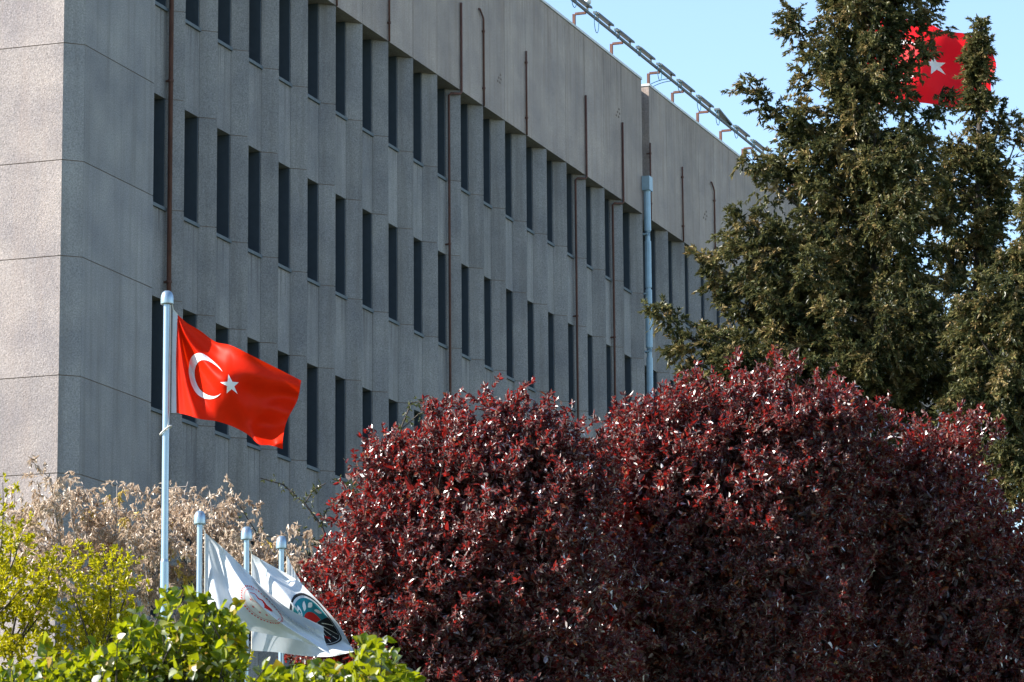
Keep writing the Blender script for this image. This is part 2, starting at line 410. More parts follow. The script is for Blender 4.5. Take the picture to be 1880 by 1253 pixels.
# ------------------------------------------------------------------ roof rail and floodlights
railY = -.27; rz = ZR + .27
rail = thing('lighting_rail', (18, 0, ZR), 'long dark rail on rusty brackets running along the roof edge', 'rail')
MB().box((9.0, railY-.025, rz), (46.0, railY+.025, rz+.05)).build('rail_bar', M['lamp'], rail)
for u in (11.3, 14.0, 16.7, 19.4, 22.08, 24.90, 26.82, 28.92, 30.92, 32.93, 35.17, 37.3, 39.4, 41.5):
    b = MB().box((u-.03, .0, ZR), (u+.03, .06, ZR+.26)); b.box((u-.03, railY+.026, ZR+.24), (u+.03, -.001, ZR+.29))
    b.build('bracket', M['rust'], rail)
us = [16.9, 18.45, 20.02, 21.55, 23.15, 24.75, 26.37, 27.97, 29.57, 31.2, 32.8, 34.4]
ordn = ['first', 'second', 'third', 'fourth', 'fifth', 'sixth', 'seventh', 'eighth', 'ninth', 'tenth', 'eleventh', 'twelfth']
n = 0
for i, u in enumerate(us):
    if i == 0: continue
    tilt = i == 8
    lab = ('tilted linear floodlight dropped onto the roof rail beside the conifer' if tilt else
           'linear floodlight on the roof rail, %s from the left' % ordn[n]); n += 1
    t = thing('floodlight', (u+.55, railY, rz+.05), lab, 'floodlight', 'floodlights along the roof rail')
    h = MB()
    if tilt:
        h.poly([(u, railY-.07, rz+.19), (u+1.15, railY-.07, rz+.055), (u+1.15, railY+.07, rz+.055), (u, railY+.07, rz+.19),
                (u, railY-.07, rz+.235), (u+1.15, railY-.07, rz+.10), (u+1.15, railY+.07, rz+.10), (u, railY+.07, rz+.235)],
               [(0,3,2,1),(4,5,6,7),(0,1,5,4),(1,2,6,5),(2,3,7,6),(3,0,4,7)])
    else:
        h.poly([(u, railY-.085, rz+.115), (u+1.1, railY-.085, rz+.115), (u+1.1, railY+.065, rz+.155), (u, railY+.065, rz+.155),
                (u, railY-.075, rz+.165), (u+1.1, railY-.075, rz+.165), (u+1.1, railY+.055, rz+.205), (u, railY+.055, rz+.205)],
               [(0,3,2,1),(4,5,6,7),(0,1,5,4),(1,2,6,5),(2,3,7,6),(3,0,4,7)])
    h.build('housing', M['lamp'], t)
    for du in (.12, .98):
        top = rz+.16 - (.1*du if tilt else 0)
        MB().box((u+du-.02, railY-.02, rz+.045), (u+du+.02, railY+.02, max(top, rz+.07))).build('stand', M['lamp'], t)
    sag = rng.uniform(.05, .22); pts = []
    for s in np.linspace(0, 1, 14):
        a = s*2*math.pi
        pts.append((u-.10+.16*math.cos(a+.6), railY-.05, rz+.10-sag+(sag+.06)*math.sin(a+.6)))
    MB().tube(pts, .009, 5).build('cable', M['cable'], t)
t = thing('roof_camera', (19.35, railY, rz+.05), 'small white dome fixture on the roof rail at the top of the frame', 'camera')
MB().lathe((19.45, railY-.0, rz+.20), [(.02, -.15), (.02, .0), (.07, .01), (.085, .06), (.07, .12), (.03, .15)], 14).build('dome', M['whitep'], t, smooth=True)
t2 = thing('loose_cable', (25.6, railY, ZR), 'two blue cables hanging from the roof rail to the parapet', 'cable')
for o in (0, .22):
    pts = [(25.75+o-.75*s, railY+.30*s, rz+.03-.30*s*s-.04*s*(1-s)*4 + .02) for s in np.linspace(0, 1, 8)]
    MB().tube(pts, .010, 5).build('cable', M['cable'], t2)

# ------------------------------------------------------------------ flagpoles
def flagpole(px, ptop, dh, rad, label, step_px=None, loop_px=None, cap=.078):
    top = P(px, ptop, dh); x, y, z = top
    t = thing('flagpole', (x, y, 0), label, 'flagpole', 'steel flagpoles')
    z0 = z - .20
    if step_px:
        zs = P(px, step_px, dh)[2]
        MB().lathe((x, y, 0), [(rad, zs+.0), (rad, z0+.07)], 32).build('shaft', M['steel'], t, smooth=False)
        MB().lathe((x, y, 0), [(rad*1.25, 0), (rad*1.2, zs-.02), (rad*1.02, zs+.01)], 32).build('lower_shaft', M['steel'], t, smooth=False)
    else:
        MB().lathe((x, y, 0), [(rad, 0), (rad*.98, z0+.07)], 32).build('shaft', M['steel'], t)
    MB().lathe((x, y, z0), [(rad*1.05, .035), (cap*.98, .04), (cap, .05), (cap, .11), (cap*.93, .145), (cap*.75, .175), (cap*.45, .195), (cap*.1, .20)], 20).build('cap', M['steel'], t, smooth=True)
    MB().lathe((x, y, 0), [(.16, 0), (.16, .02), (.06, .025)], 16).build('base_plate', M['steel'], t)
    if loop_px:
        q = P(px, loop_px, dh); pts = []
        for a in np.linspace(0, 2*math.pi, 17):
            pts.append((x+(rad+.012)*math.cos(a)*1.15*RT[0]+(rad+.02)*math.sin(a)*FH[0], y+(rad+.012)*math.cos(a)*1.15*RT[1]+(rad+.02)*math.sin(a)*FH[1], q[2]+.05*math.cos(a)))
        MB().tube(pts, .011, 6).build('rope_loop', M['rope'], t, smooth=True)
    return t, top
DP = [42.0, 42.8, 43.95, 44.9]
fp1, top1 = flagpole(307, 534, DP[0], .040, 'tall steel flagpole flying the red flag in front of the building corner', 1029, 790, .074)
fp2, top2 = flagpole(367, 938, DP[1], .033, 'short steel flagpole nearest the tall one, carrying a white flag', None, None, .069)
fp3, top3 = flagpole(453, 967, DP[2], .033, 'short steel flagpole in the middle of the three with white flags', None, 1215, .069)
fp4, top4 = flagpole(517, 984, DP[3], .033, 'short steel flagpole nearest the red-leaved tree', None, None, .067)

# ------------------------------------------------------------------ flags
def interp(cps, s):
    cps = sorted(cps); S = [c[0] for c in cps]
    # Catmull-Rom through the control points
    j = min(max(np.searchsorted(S, s, side='right')-1, 0), len(cps)-2)
    p = [np.array(cps[max(0, min(len(cps)-1, q))][1:], float) for q in (j-1, j, j+1, j+2)]
    if j == 0: p[0] = 2*p[1]-p[2]
    if j == len(cps)-2: p[3] = 2*p[2]-p[1]
    u = (s-S[j])/(S[j+1]-S[j]+1e-9)
    return .5*((2*p[1]) + (-p[0]+p[2])*u + (2*p[0]-5*p[1]+4*p[2]-p[3])*u*u + (-p[0]+3*p[1]-3*p[2]+p[3])*u**3)
class FlagSurf:
    def __init__(s, top, bot, left, right, dh, depth):
        s.T, s.B, s.L, s.R, s.dh, s.depth = top, bot, left, right, dh, depth
    def __call__(s, a, b):           # a along the fly 0..1, b down the hoist 0..1
        T, Bq, Lq, Rq = interp(s.T, a), interp(s.B, a), interp(s.L, b), interp(s.R, b)
        c00, c10, c01, c11 = interp(s.T, 0), interp(s.T, 1), interp(s.B, 0), interp(s.B, 1)
        q = (1-b)*T + b*Bq + (1-a)*Lq + a*Rq - ((1-a)*(1-b)*c00 + a*(1-b)*c10 + (1-a)*b*c01 + a*b*c11)
        return P(q[0], q[1], s.dh + s.depth(a, b))
    def normal(s, a, b):
        h = .004; u = s(min(a+h, 1), b)-s(max(a-h, 0), b); v = s(a, min(b+h, 1))-s(a, max(b-h, 0))
        n = np.cross(u, v); return n/(np.linalg.norm(n)+1e-12)
def cloth_mesh(S, name, mat, parent, nu=90, nv=60, a0=0, a1=1):
    V = [S(a, b) for b in np.linspace(0, 1, nv) for a in np.linspace(a0, a1, nu)]
    F = [(j*nu+i, j*nu+i+1, (j+1)*nu+i+1, (j+1)*nu+i) for j in range(nv-1) for i in range(nu-1)]
    return MB().poly(V, F).build(name, mat, parent, smooth=True)
def patch(S, tris_uv, name, mat, parent, off=.004, both=True, root=None, asp=1.5):
    """flat shape given by quads/tris in flag coordinates laid on the cloth"""
    m_ = MB()
    for sgn in ((1, -1) if both else (1,)):
        V = []; F = []
        for poly in tris_uv:
            n0 = len(V)
            for (x, y) in poly:
                a, b = min(max(x/asp, 0), 1), min(max(y, 0), 1)
                V.append(S(a, b) + S.normal(a, b)*off*sgn)
            F.append(tuple(range(n0, len(V))))
        m_.poly(V, F)
    return m_.build(name, mat, parent, root=root)
def ring_quads(cx, cy, r0, r1, a0=0, a1=360, n=40, m_=1):
    out = []
    for i in range(n):
        t0, t1 = math.radians(a0+(a1-a0)*i/n), math.radians(a0+(a1-a0)*(i+1)/n)
        for k in range(m_):
            q0, q1 = r0+(r1-r0)*k/m_, r0+(r1-r0)*(k+1)/m_
            out.append([(cx+q0*math.cos(t0), cy+q0*math.sin(t0)), (cx+q1*math.cos(t0), cy+q1*math.sin(t0)),
                        (cx+q1*math.cos(t1), cy+q1*math.sin(t1)), (cx+q0*math.cos(t1), cy+q0*math.sin(t1))])
    return out
def crescent_quads(cx, cy, r, ix, ir, n=60, m_=4):
    out = []
    # angle range where the outer circle lies outside the inner one
    d = ix-cx; ca = (r*r + d*d - ir*ir)/(2*d*r); a0 = math.acos(max(-1, min(1, ca)))
    def inner(t):   # distance from (cx,cy) to inner circle along angle t
        c = math.cos(t); disc = (d*c)**2 - (d*d-ir*ir); return d*c + math.sqrt(max(disc, 0))
    ts = np.linspace(a0, 2*math.pi-a0, n+1)
    for t0, t1 in zip(ts[:-1], ts[1:]):
        i0, i1 = min(inner(t0), r), min(inner(t1), r)
        for k in range(m_):
            f0, f1 = k/m_, (k+1)/m_
            q = [(i0+(r-i0)*f0, t0), (i0+(r-i0)*f1, t0), (i1+(r-i1)*f1, t1), (i1+(r-i1)*f0, t1)]
            out.append([(cx+rr*math.cos(t), cy+rr*math.sin(t)) for rr, t in q])
    return out
def star_tris(cx, cy, R, rot=180, sub=3):
    out = []; ri = R*.382
    for k in range(5):
        a = math.radians(rot+72*k)
        tip = (cx+R*math.cos(a), cy+R*math.sin(a))
        for s in (-1, 1):
            b = a + s*math.radians(36); inn = (cx+ri*math.cos(b), cy+ri*math.sin(b))
            A, Bv, Cv = np.array((cx, cy)), np.array(tip), np.array(inn)
            for i in range(sub):
                for j in range(sub-i):
                    g_ = lambda p, q: tuple(A+(Bv-A)*p/sub+(Cv-A)*q/sub)
                    out.append([g_(i, j), g_(i+1, j), g_(i, j+1)])
                    if i+j < sub-1: out.append([g_(i+1, j), g_(i+1, j+1), g_(i, j+1)])
    return out
def rope(pts, parent, r=.006): return MB().tube(pts, r, 5).build('halyard', M['rope'], parent)

# red flag on the tall pole
def dep1(a, b):
    ang = math.atan2(b*1.0, a*1.5+.02); rr = math.hypot(a*1.5, b)
    f = .085*math.sin(ang*8.2+.4)*min(1, rr*1.5)*max(0, 1-a*1.1)
    f += .04*math.sin(ang*19+1.0)*min(1, rr*1.6)*max(0, .7-a)
    f += .14*math.sin(a*7.5+b*3.2-.6)*min(1, a*2.0)
    f += .10*math.sin(a*15-b*8+.8)*max(0, a-.40)*1.7*(b**1.1)
    f += .055*math.sin(b*17+a*9)*max(0, a-.45)*1.8
    f += .16*max(0, 1-abs(ang-.98)/.20)*min(1, rr*1.4)*max(0, 1.15-rr)
    f -= .10*max(0, 1-abs(ang-.60)/.16)*min(1, rr*1.2)*max(0, 1.2-rr)
    f += .09*abs(math.sin(a*11+b*5.5))*max(0, a-.5)*2*b
    f -= .22*a
    f += .02*math.sin(a*31+b*12)*max(0, a-.5)*2*b
    return f
S1 = FlagSurf([(0, 326, 578), (.14, 343, 593), (.3, 368, 608), (.42, 396, 628), (.55, 425, 635), (.75, 470, 657), (1, 553, 699)],
              [(0, 323.5, 758), (.15, 346, 763), (.28, 368, 770), (.42, 398, 774), (.55, 428, 784), (.7, 456, 799), (.8, 475, 816), (.9, 497, 818), (1, 519, 825)],
              [(0, 326, 578), (.5, 323, 668), (1, 323.5, 758)],
              [(0, 553, 699), (.3, 546, 735), (.6, 528, 770), (.8, 520, 800), (1, 519, 825)], DP[0]-.0, dep1)
fl = thing('red_flag', tuple(S1(0, 1)), 'bright red flag with white crescent and star on the tall steel pole', 'flag')
cloth_mesh(S1, 'cloth', M['red'], fl)
patch(S1, crescent_quads(.5, .5, .25, .5625, .2), 'crescent', M['wprint'], fl)
patch(S1, star_tris(.82, .5, .125), 'star', M['wprint'], fl)
V = [P(x, y, DP[0]) for x, y in ((318, 568), (326.3, 578), (315, 758), (324, 758.3))]
hb = MB()
hb.poly([P(x, y, DP[0]+dz) for dz in (0, .004) for x, y in ((317.5, 569), (326.3, 577.5), (323.2, 668), (323.8, 759), (314.5, 758.5), (315.5, 668))],
        [(0,1,2,5), (5,2,3,4), (6,11,8,7), (11,10,9,8), (0,5,11,6), (5,4,10,11)])
hb.build('hoist_band', M['white'], fl)
rope([P(316, 556, DP[0]-.01), P(318, 569, DP[0]), P(326.3, 578, DP[0])], fl, .005)
rope([P(313, 560, DP[0]-.02), P(312, 660, DP[0]-.03), P(311, 758, DP[0]-.02), P(307, 790, DP[0]-.04)], fl, .005)

# white flag, red emblem
def dep2(a, b):
    return -.15*max(0, 1-abs(a*1.1-b*.9-.15)/.16) + .12*max(0, 1-abs(a*1.15-b-.55)/.14) + .14*math.sin(a*6+b*4+.5) + .025*math.sin(a*20+b*9)*a + .09*math.sin(math.atan2(b, a*1.5+.02)*8)*min(1, math.hypot(a, b)*2) + .03*math.sin(a*16-b*6)*a
S2 = FlagSurf([(0, 383, 984), (.2, 417, 1013), (.4, 450, 1046), (.6, 484, 1080), (.8, 530, 1118), (1, 594, 1151)],
              [(0, 381, 1152), (.2, 420, 1156), (.4, 466, 1160), (.6, 515, 1170), (.8, 560, 1179), (1, 608, 1203)],
              [(0, 383, 984), (.5, 382, 1070), (1, 381, 1152)], [(0, 594, 1151), (.5, 596, 1175), (1, 608, 1203)], DP[1]-.02, dep2)
fl2 = thing('white_flag', tuple(S2(0, 1)), 'white flag with round red emblem on the nearest short pole', 'flag', 'white flags on short poles')
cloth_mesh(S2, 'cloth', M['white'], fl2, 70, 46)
em = []
for i in range(44):
    a = i*360/44
    em += ring_quads(.78, .47, .262, .280 if i % 3 else .286, a, a+4.2, 2)
patch(S2, em, 'emblem_ring', M['rprint'], fl2)
patch(S2, ring_quads(.78, .47, .232, .237, 20, 250, 40), 'emblem_line', M['rprint'], fl2)
lens = []
for k in range(14):
    x0, x1 = -.17+.34*k/14, -.17+.34*(k+1)/14
    h = lambda x: .075*max(0, 1-(x/.17)**2)**.7*(1+.25*math.sin(x*50))
    R_ = lambda x, y: (.78+x*.95-y*.3, .40+x*.3+y*.95)
    lens.append([R_(x0, -h(x0)), R_(x1, -h(x1)), R_(x1, h(x1)), R_(x0, h(x0))])
patch(S2, lens, 'emblem_shape', M['rprint'], fl2)
for sx, sy in ((.66, .56), (.74, .61), (.83, .60), (.64, .45)):
    patch(S2, star_tris(sx, sy, .022, 180, 1), 'emblem_star', M['rprint'], fl2)
hb = MB().poly([P(x, y, DP[1]-.02+dz) for dz in (0, .004) for x, y in ((376, 978), (383.3, 984), (382.3, 1070), (381.3, 1152), (375, 1152), (375.6, 1070))],
        [(0,1,2,5), (5,2,3,4), (6,11,8,7), (11,10,9,8), (0,5,11,6), (5,4,10,11)])
hb.build('hoist_band', M['white'], fl2)
rope([P(372, 965, DP[1]-.03), P(376.5, 979, DP[1]-.02), P(376, 1070, DP[1]-.03), P(375, 1152, DP[1]-.02), P(371, 1165, DP[1]-.03)], fl2)
# white flag, teal and black emblem
def dep3(a, b): return -.16*max(0, 1-abs(a*1.2-b-.12)/.18)*(1-b*.5) + .15*math.sin(a*6.2+b*4.5+.6) + .03*math.sin(a*21+b*8)*a + .08*math.sin(math.atan2(b, a*1.5+.02)*7)*min(1, math.hypot(a, b)*2) + .035*math.sin(a*15-b*5)*a
S3 = FlagSurf([(0, 463, 1018), (.2, 494, 1036), (.4, 542, 1063), (.52, 566, 1085), (.68, 593, 1113), (.85, 622, 1147), (1, 643, 1184)],
              [(0, 463, 1195), (.25, 508, 1198), (.5, 552, 1204), (.75, 604, 1206), (1, 649, 1197)],
              [(0, 463, 1018), (.5, 463, 1105), (1, 463, 1195)], [(0, 643, 1184), (.5, 647, 1190), (1, 649, 1197)], DP[2]+.10, dep3)
fl3 = thing('white_flag', tuple(S3(0, 1)), 'white flag with teal, black and red emblem on the middle short pole', 'flag', 'white flags on short poles')
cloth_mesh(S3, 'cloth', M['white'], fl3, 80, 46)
ex, ey, er = .93, .42, .385
patch(S3, ring_quads(ex, ey, er*.93, er*1.0, 0, 360, 50), 'emblem_ring', M['black'], fl3)
patch(S3, ring_quads(ex, ey, .02, er*.86, 130, 300, 30, 5), 'emblem_field', M['teal'], fl3)
patch(S3, ring_quads(ex, ey, .02, er*.90, -60, 130, 34, 5), 'emblem_dark_field', M['black'], fl3)
patch(S3, ring_quads(ex-.02, ey+.02, .0, er*.42, 100, 300, 24, 3), 'emblem_disc', M['rprint'], fl3, .007)
for ang, rr in ((150, .6), (185, .66), (215, .62), (245, .66), (275, .62)):
    a = math.radians(ang); c = (ex+er*rr*math.cos(a), ey+er*rr*math.sin(a)); lf = []
    d = np.array((math.cos(a+.9), math.sin(a+.9))); nn = np.array((-d[1], d[0]))
    for k in range(6):
        s0, s1 = -1+2*k/6, -1+2*(k+1)/6; hw = lambda s: .028*(1-s*s)
        lf.append([tuple(np.array(c)+d*s0*.075-nn*hw(s0)), tuple(np.array(c)+d*s1*.075-nn*hw(s1)), tuple(np.array(c)+d*s1*.075+nn*hw(s1)), tuple(np.array(c)+d*s0*.075+nn*hw(s0))])
    patch(S3, lf, 'emblem_leaf', M['wprint'], fl3, .007)
for ang in (-40, -10, 20, 50, 80, 105):
    a = math.radians(ang); q = []
    for k in range(5):
        r0, r1 = er*(.25+.6*k/5), er*(.25+.6*(k+1)/5); w = .006
        n_ = np.array((-math.sin(a), math.cos(a)))*w; p0 = np.array((ex+r0*math.cos(a), ey+r0*math.sin(a))); p1 = np.array((ex+r1*math.cos(a), ey+r1*math.sin(a)))
        q.append([tuple(p0-n_), tuple(p1-n_), tuple(p1+n_), tuple(p0+n_)])
    patch(S3, q, 'emblem_stroke', M['wprint'], fl3, .007)
patch(S3, ring_quads(ex+.16, ey+.16, 0, .045, 0, 180, 12, 1), 'emblem_pan', M['rprint'], fl3, .008)
rope([P(458, 1000, DP[2]), P(462, 1018, DP[2]+.08), P(462.5, 1105, DP[2]+.08), P(462, 1196, DP[2]+.08), P(456, 1212, DP[2])], fl3)
# plain white flag behind
def dep4(a, b): return .12*math.sin(a*22+b*2)*min(1, a*3) + .05*math.sin(a*7-b*3)
S4 = FlagSurf([(0, 528, 1021), (.3, 540, 1048), (.6, 557, 1076), (1, 590, 1120)],
              [(0, 526, 1190), (.3, 550, 1192), (.6, 575, 1194), (1, 606, 1196)],
              [(0, 528, 1021), (.5, 527, 1105), (1, 526, 1190)], [(0, 590, 1120), (.5, 598, 1158), (1, 606, 1196)], DP[3]+.12, dep4)
fl4 = thing('white_flag', tuple(S4(0, 1)), 'plain white flag mostly hidden behind the other two, nearest the red-leaved tree', 'flag', 'white flags on short poles')
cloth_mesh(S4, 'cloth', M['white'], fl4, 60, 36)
rope([P(522, 1010, DP[3]), P(527, 1022, DP[3]+.10), P(527, 1105, DP[3]+.10), P(526, 1191, DP[3]+.1), P(520, 1205, DP[3])], fl4)

# far red flag behind the conifer, pole hidden by the crown
DF = 68.0
fpf, topf = flagpole(1583, 22, DF, .055, 'very tall flagpole hidden behind the conifer carrying the far red flag', None, None, .10)
def dep5(a, b): return -.75*a + .20*math.sin(a*7.5+b*1.5+.5)*min(1, a*2) + .10*math.sin(b*8-a*5+1)*a + .05*math.sin(a*15+b*6)*a
S5 = FlagSurf([(0, 1588, 30), (.3, 1650, 36), (.5, 1692, 38), (.68, 1736, 58), (.8, 1772, 62), (.9, 1800, 78), (1, 1822, 96)],
              [(0, 1588, 195), (.3, 1640, 188), (.55, 1700, 190), (.75, 1755, 201), (.88, 1785, 200), (1, 1814, 206)],
              [(0, 1588, 30), (.5, 1588, 112), (1, 1588, 195)], [(0, 1822, 96), (.25, 1829, 122), (.45, 1820, 145), (.75, 1819, 180), (1, 1814, 206)], DF-.1, dep5)
fl5 = thing('red_flag', tuple(S5(0, 1)), 'crimson flag with white star flying against the sky behind the conifer', 'flag')
cloth_mesh(S5, 'cloth', M['crimson'], fl5)
patch(S5, crescent_quads(.5, .5, .25, .5625, .2), 'crescent', M['wprint'], fl5, .006)
patch(S5, star_tris(.90, .5, .13), 'star', M['wprint'], fl5, .006)
rope([P(1584, 26, DF), P(1588, 30, DF-.1), P(1588, 195, DF-.1), P(1584, 205, DF)], fl5)

# ------------------------------------------------------------------ foliage tools
def unit(v): return v/(np.linalg.norm(v, axis=-1, keepdims=True)+1e-9)
def leaves_mesh(name, pos, d, nrm, ln, wd, mat, rg, oval=True, fold=.25, rnd=None, curl=.15):
    n = len(pos); d = unit(d); side = unit(np.cross(d, nrm)); up = np.cross(side, d)
    ln = ln[:, None]; wd = wd[:, None]
    if oval:
        pts = [(0, 0, 0), (.28, .44, 1), (.66, .40, 1), (1, 0, 0), (.66, -.40, 1), (.28, -.44, 1)]
        V = np.stack([pos + d*ln*a + side*wd*b + up*(wd*fold*abs(b)*2*c - ln*curl*a*a) for a, b, c in pts], 1).reshape(-1, 3)
        base = np.arange(n)[:, None]*6
        F = np.concatenate([base+np.array([0, 1, 2, 3]), base+np.array([0, 3, 4, 5])], 1).ravel(); sizes = np.full(2*n, 4); k = 6
    else:
        pts = [(0, 0, 0), (.4, .5, 1), (1, 0, 0), (.4, -.5, 1)]
        V = np.stack([pos + d*ln*a + side*wd*b + up*(wd*fold*c - ln*curl*a*a) for a, b, c in pts], 1).reshape(-1, 3)
        base = np.arange(n)[:, None]*4
        F = np.concatenate([base+np.array([0, 1, 2]), base+np.array([0, 2, 3])], 1).ravel(); sizes = np.full(2*n, 3); k = 4
    if rnd is None: rnd = rg.random(n)
    return mesh_np(name, V, F, sizes, mat, rnd=np.repeat(rnd, k))
def twig_leaves(rg, base, dirs, tl, per, ll, lw, spread=.8, up=.25, droop=0.0, start=.1):
    """leaves set along straight twigs; returns pos, dir, normal, length, width"""
    n = len(base); dirs = unit(dirs)
    t = start + (1-start)*rg.random((n, per))
    pos = base[:, None, :] + dirs[:, None, :]*(tl[:, None]*t)[..., None]
    pos[..., 2] -= droop*tl[:, None]*t*t
    r = rg.normal(size=(n, per, 3)); r = unit(r)
    d = dirs[:, None, :]*(1-spread*.5) + r*spread; d[..., 2] += up - droop*.6
    nrm = rg.normal(size=(n, per, 3))*.6; nrm[..., 2] += .55
    nrm += -.15*FH
    L_ = ll*rg.uniform(.65, 1.2, (n, per)); W_ = lw*rg.uniform(.7, 1.2, (n, per))
    return [x.reshape(-1, *x.shape[2:]) for x in (pos, unit(d), unit(nrm), L_, W_)]
RH = np.array([RT[0], RT[1], 0]); RH = RH/np.linalg.norm(RH)
def ellip_points(rg, c, rad, n, shell=(.7, 1.0), front=.5):
    """random points in the outer shell of an ellipsoid set along the view axes; share of points biased to the seen side"""
    v = unit(rg.normal(size=(n*2, 3)))
    keep = (v[:, 1] < .25) | (rg.random(n*2) > front); v = v[keep][:n]
    s = rg.uniform(*shell, len(v))
    loc = v*np.array(rad)*s[:, None]
    w = np.array(c) + loc[:, :1]*RH + loc[:, 1:2]*FH + loc[:, 2:]*np.array([0, 0, 1.0])
    nv = unit(v/np.array(rad)); out = nv[:, :1]*RH + nv[:, 1:2]*FH + nv[:, 2:]*np.array([0, 0, 1.0])
    return w, out
def inside(pts, lobes, f=.72):
    m_ = np.zeros(len(pts), bool)
    for c, rad in lobes:
        q = pts-np.array(c); l = np.stack([q @ RH, q @ FH, q[:, 2]], 1)/np.array(rad)
        m_ |= (l**2).sum(1) < f*f
    return m_
def limb(mb, a, b, r0, r1, rg, bend=.12, n=6):
    a, b = np.array(a, float), np.array(b, float); L_ = np.linalg.norm(b-a)
    off = rg.normal(size=3)*bend*L_; pts = [a+(b-a)*t+off*math.sin(math.pi*t)*.6 for t in np.linspace(0, 1, n)]
    mb.tube(pts, list(np.linspace(r0, r1, n)), 6); return pts

# ------------------------------------------------------------------ purple-leaved plum trees
def plum(label, lobes_px, dh, root_px, shoots, seed, dens=1.0):
    rg = np.random.default_rng(seed)
    lobes = [(P(x, y, dh+dd), (rx, ry, rz_)) for x, y, dd, rx, ry, rz_ in lobes_px]
    base = P(root_px, 1253, dh); base[2] = 0
    t = thing('plum_tree', tuple(base), label, 'tree', 'purple-leaved plum trees')
    tr = MB(); fork = base + np.array([0, 0, 2.6])
    tr.tube([base, base+np.array([.04, .02, 1.3]), fork], [.17, .14, .12], 9); tr.build('trunk', M['bark'], t, smooth=True)
    br = MB(); B_, D_, T_ = [], [], []
    for (c, rad) in lobes:
        limb(br, fork, c-np.array([0, 0, rad[2]*.3]), .09, .035, rg)
        for k in range(7):
            w, o = ellip_points(rg, c, rad, 1, (.6, .8), 0)
            limb(br, c-np.array([0, 0, rad[2]*.4]), w[0], .028, .008, rg)
        area = 4*math.pi*((rad[0]*rad[2])**.8 + (rad[0]*rad[1])**.8 + (rad[1]*rad[2])**.8)/3
        # plumes: leaning shoots that carry the twigs, so the crown breaks into feathery tufts with dark hollows between
        n = int(area*6.2*dens); q = 9
        w, o = ellip_points(rg, c, rad, n, (.60, .78), .72)
        w = w[~inside(w, lobes, .56)]; o = o[:len(w)] if len(w) == len(o) else unit((w-c)/np.array([1, 1, 1.0]))
        n = len(w); ax = unit(o*.55+np.array([0, 0, .62])+RH*.42+rg.normal(size=(n, 3))*.26); l = rg.uniform(.28, .62, n)
        tt = rg.random((n, q)); pb = w[:, None]+ax[:, None]*(l[:, None]*tt)[..., None]+rg.normal(size=(n, q, 3))*(.115*(1-.65*tt))[..., None]
        B_.append(pb.reshape(-1, 3)); D_.append((ax[:, None]+rg.normal(size=(n, q, 3))*.42).reshape(-1, 3)); T_.append(rg.uniform(.13, .28, n*q))
    for c, rad in lobes:
        w, o = ellip_points(rg, c, rad, 6, (.95, 1.0), .3)
        for q, oo in zip(w, o):
            if oo[2] < .15 or inside(q[None], lobes, .93)[0]: continue
            ax = oo*.5+np.array([0, 0, .7])+RH*.35+rg.normal(size=3)*.25; ax = ax/np.linalg.norm(ax); l = rg.uniform(.18, .5)
            for k in range(6): B_.append((q-ax*.12+rg.normal(size=3)*.07)[None]); D_.append((ax+rg.normal(size=3)*.16)[None]); T_.append(np.array([l*rg.uniform(.7, 1.1)]))
    for x, y, L_ in shoots:
        tip = P(x, y+14, dh+rg.uniform(-.3, .3))
        for k in range(9):
            b0 = tip - np.array([0, 0, L_]) + rg.normal(size=3)*np.array([.16, .16, .10])*L_*1.6
            B_.append(b0[None]); D_.append((tip-b0+rg.normal(size=3)*.06)[None]); T_.append(np.array([np.linalg.norm(tip-b0)*rg.uniform(.6, 1.0)]))
    B_, D_, T_ = np.concatenate(B_), np.concatenate(D_), np.concatenate(T_)
    for k in rg.choice(len(B_), min(500, len(B_)), replace=False):
        d = D_[k]/np.linalg.norm(D_[k]); br.tube([B_[k]-d*.25, B_[k]+d*T_[k]], [.006, .003], 4, False)
    br.build('branches', M['bark'], t, smooth=True)
    A = twig_leaves(rg, B_, D_, T_, 16, .080, .042, .85, .1)
    A[3] = A[3]*rg.choice([.6, .85, 1.0, 1.15], len(A[3]), p=[.2, .3, .35, .15])
    # oversized inner leaves, added to block light through the crown
    I = [ellip_points(rg, c, rad, int(700*rad[0]*rad[2]), (.2, .78), .3) for c, rad in lobes]
    wi = np.concatenate([i[0] for i in I]); n = len(wi)
    A2 = twig_leaves(rg, wi, rg.normal(size=(n, 3)), rg.uniform(.2, .4, n), 3, .13, .085, 1.0, 0)
    A = [np.concatenate([p, q]) for p, q in zip(A, A2)]
    rnd = rg.random(len(A[0]))**1.25
    cr = add('crown', leaves_mesh('crown', *A, M['plum'], rg, rnd=rnd, fold=.22, curl=.12), t); cr.data.transform(Matrix.Translation(-Vector(base)))
    tag(cr, kind='stuff'); return len(A[0])
tot = 0
tot += plum('dark red-leaved plum tree with its left side in the sun, beside the white flags',
     [(770, 1180, 0, 1.35, 1.25, 2.0), (900, 1010, .1, 1.35, 1.2, 1.75), (690, 1130, -.2, .85, .8, 1.3), (640, 1180, 0, .62, .7, 1.2), (1000, 1150, .2, 1.15, 1.2, 2.4), (770, 940, .3, .62, .6, .78), (870, 900, .2, .72, .7, .85), (800, 880, .2, .55, .55, .70), (930, 850, .3, .50, .5, .60), (1040, 900, .3, .38, .45, .55), (705, 920, .2, .42, .45, .55), (990, 930, .3, .60, .6, .9), (850, 1420, 0, 1.7, 1.5, 1.9)], 47.3, 850,
     [(897, 728, .5), (860, 742, .35), (1000, 733, .45), (985, 745, .4), (690, 835, .4), (720, 800, .35), (760, 770, .35), (820, 752, .35), (1015, 775, .4), (940, 765, .3), (565, 1005, .35), (610, 965, .4), (650, 905, .4), (580, 1030, .3), (1052, 800, .3)], 11)
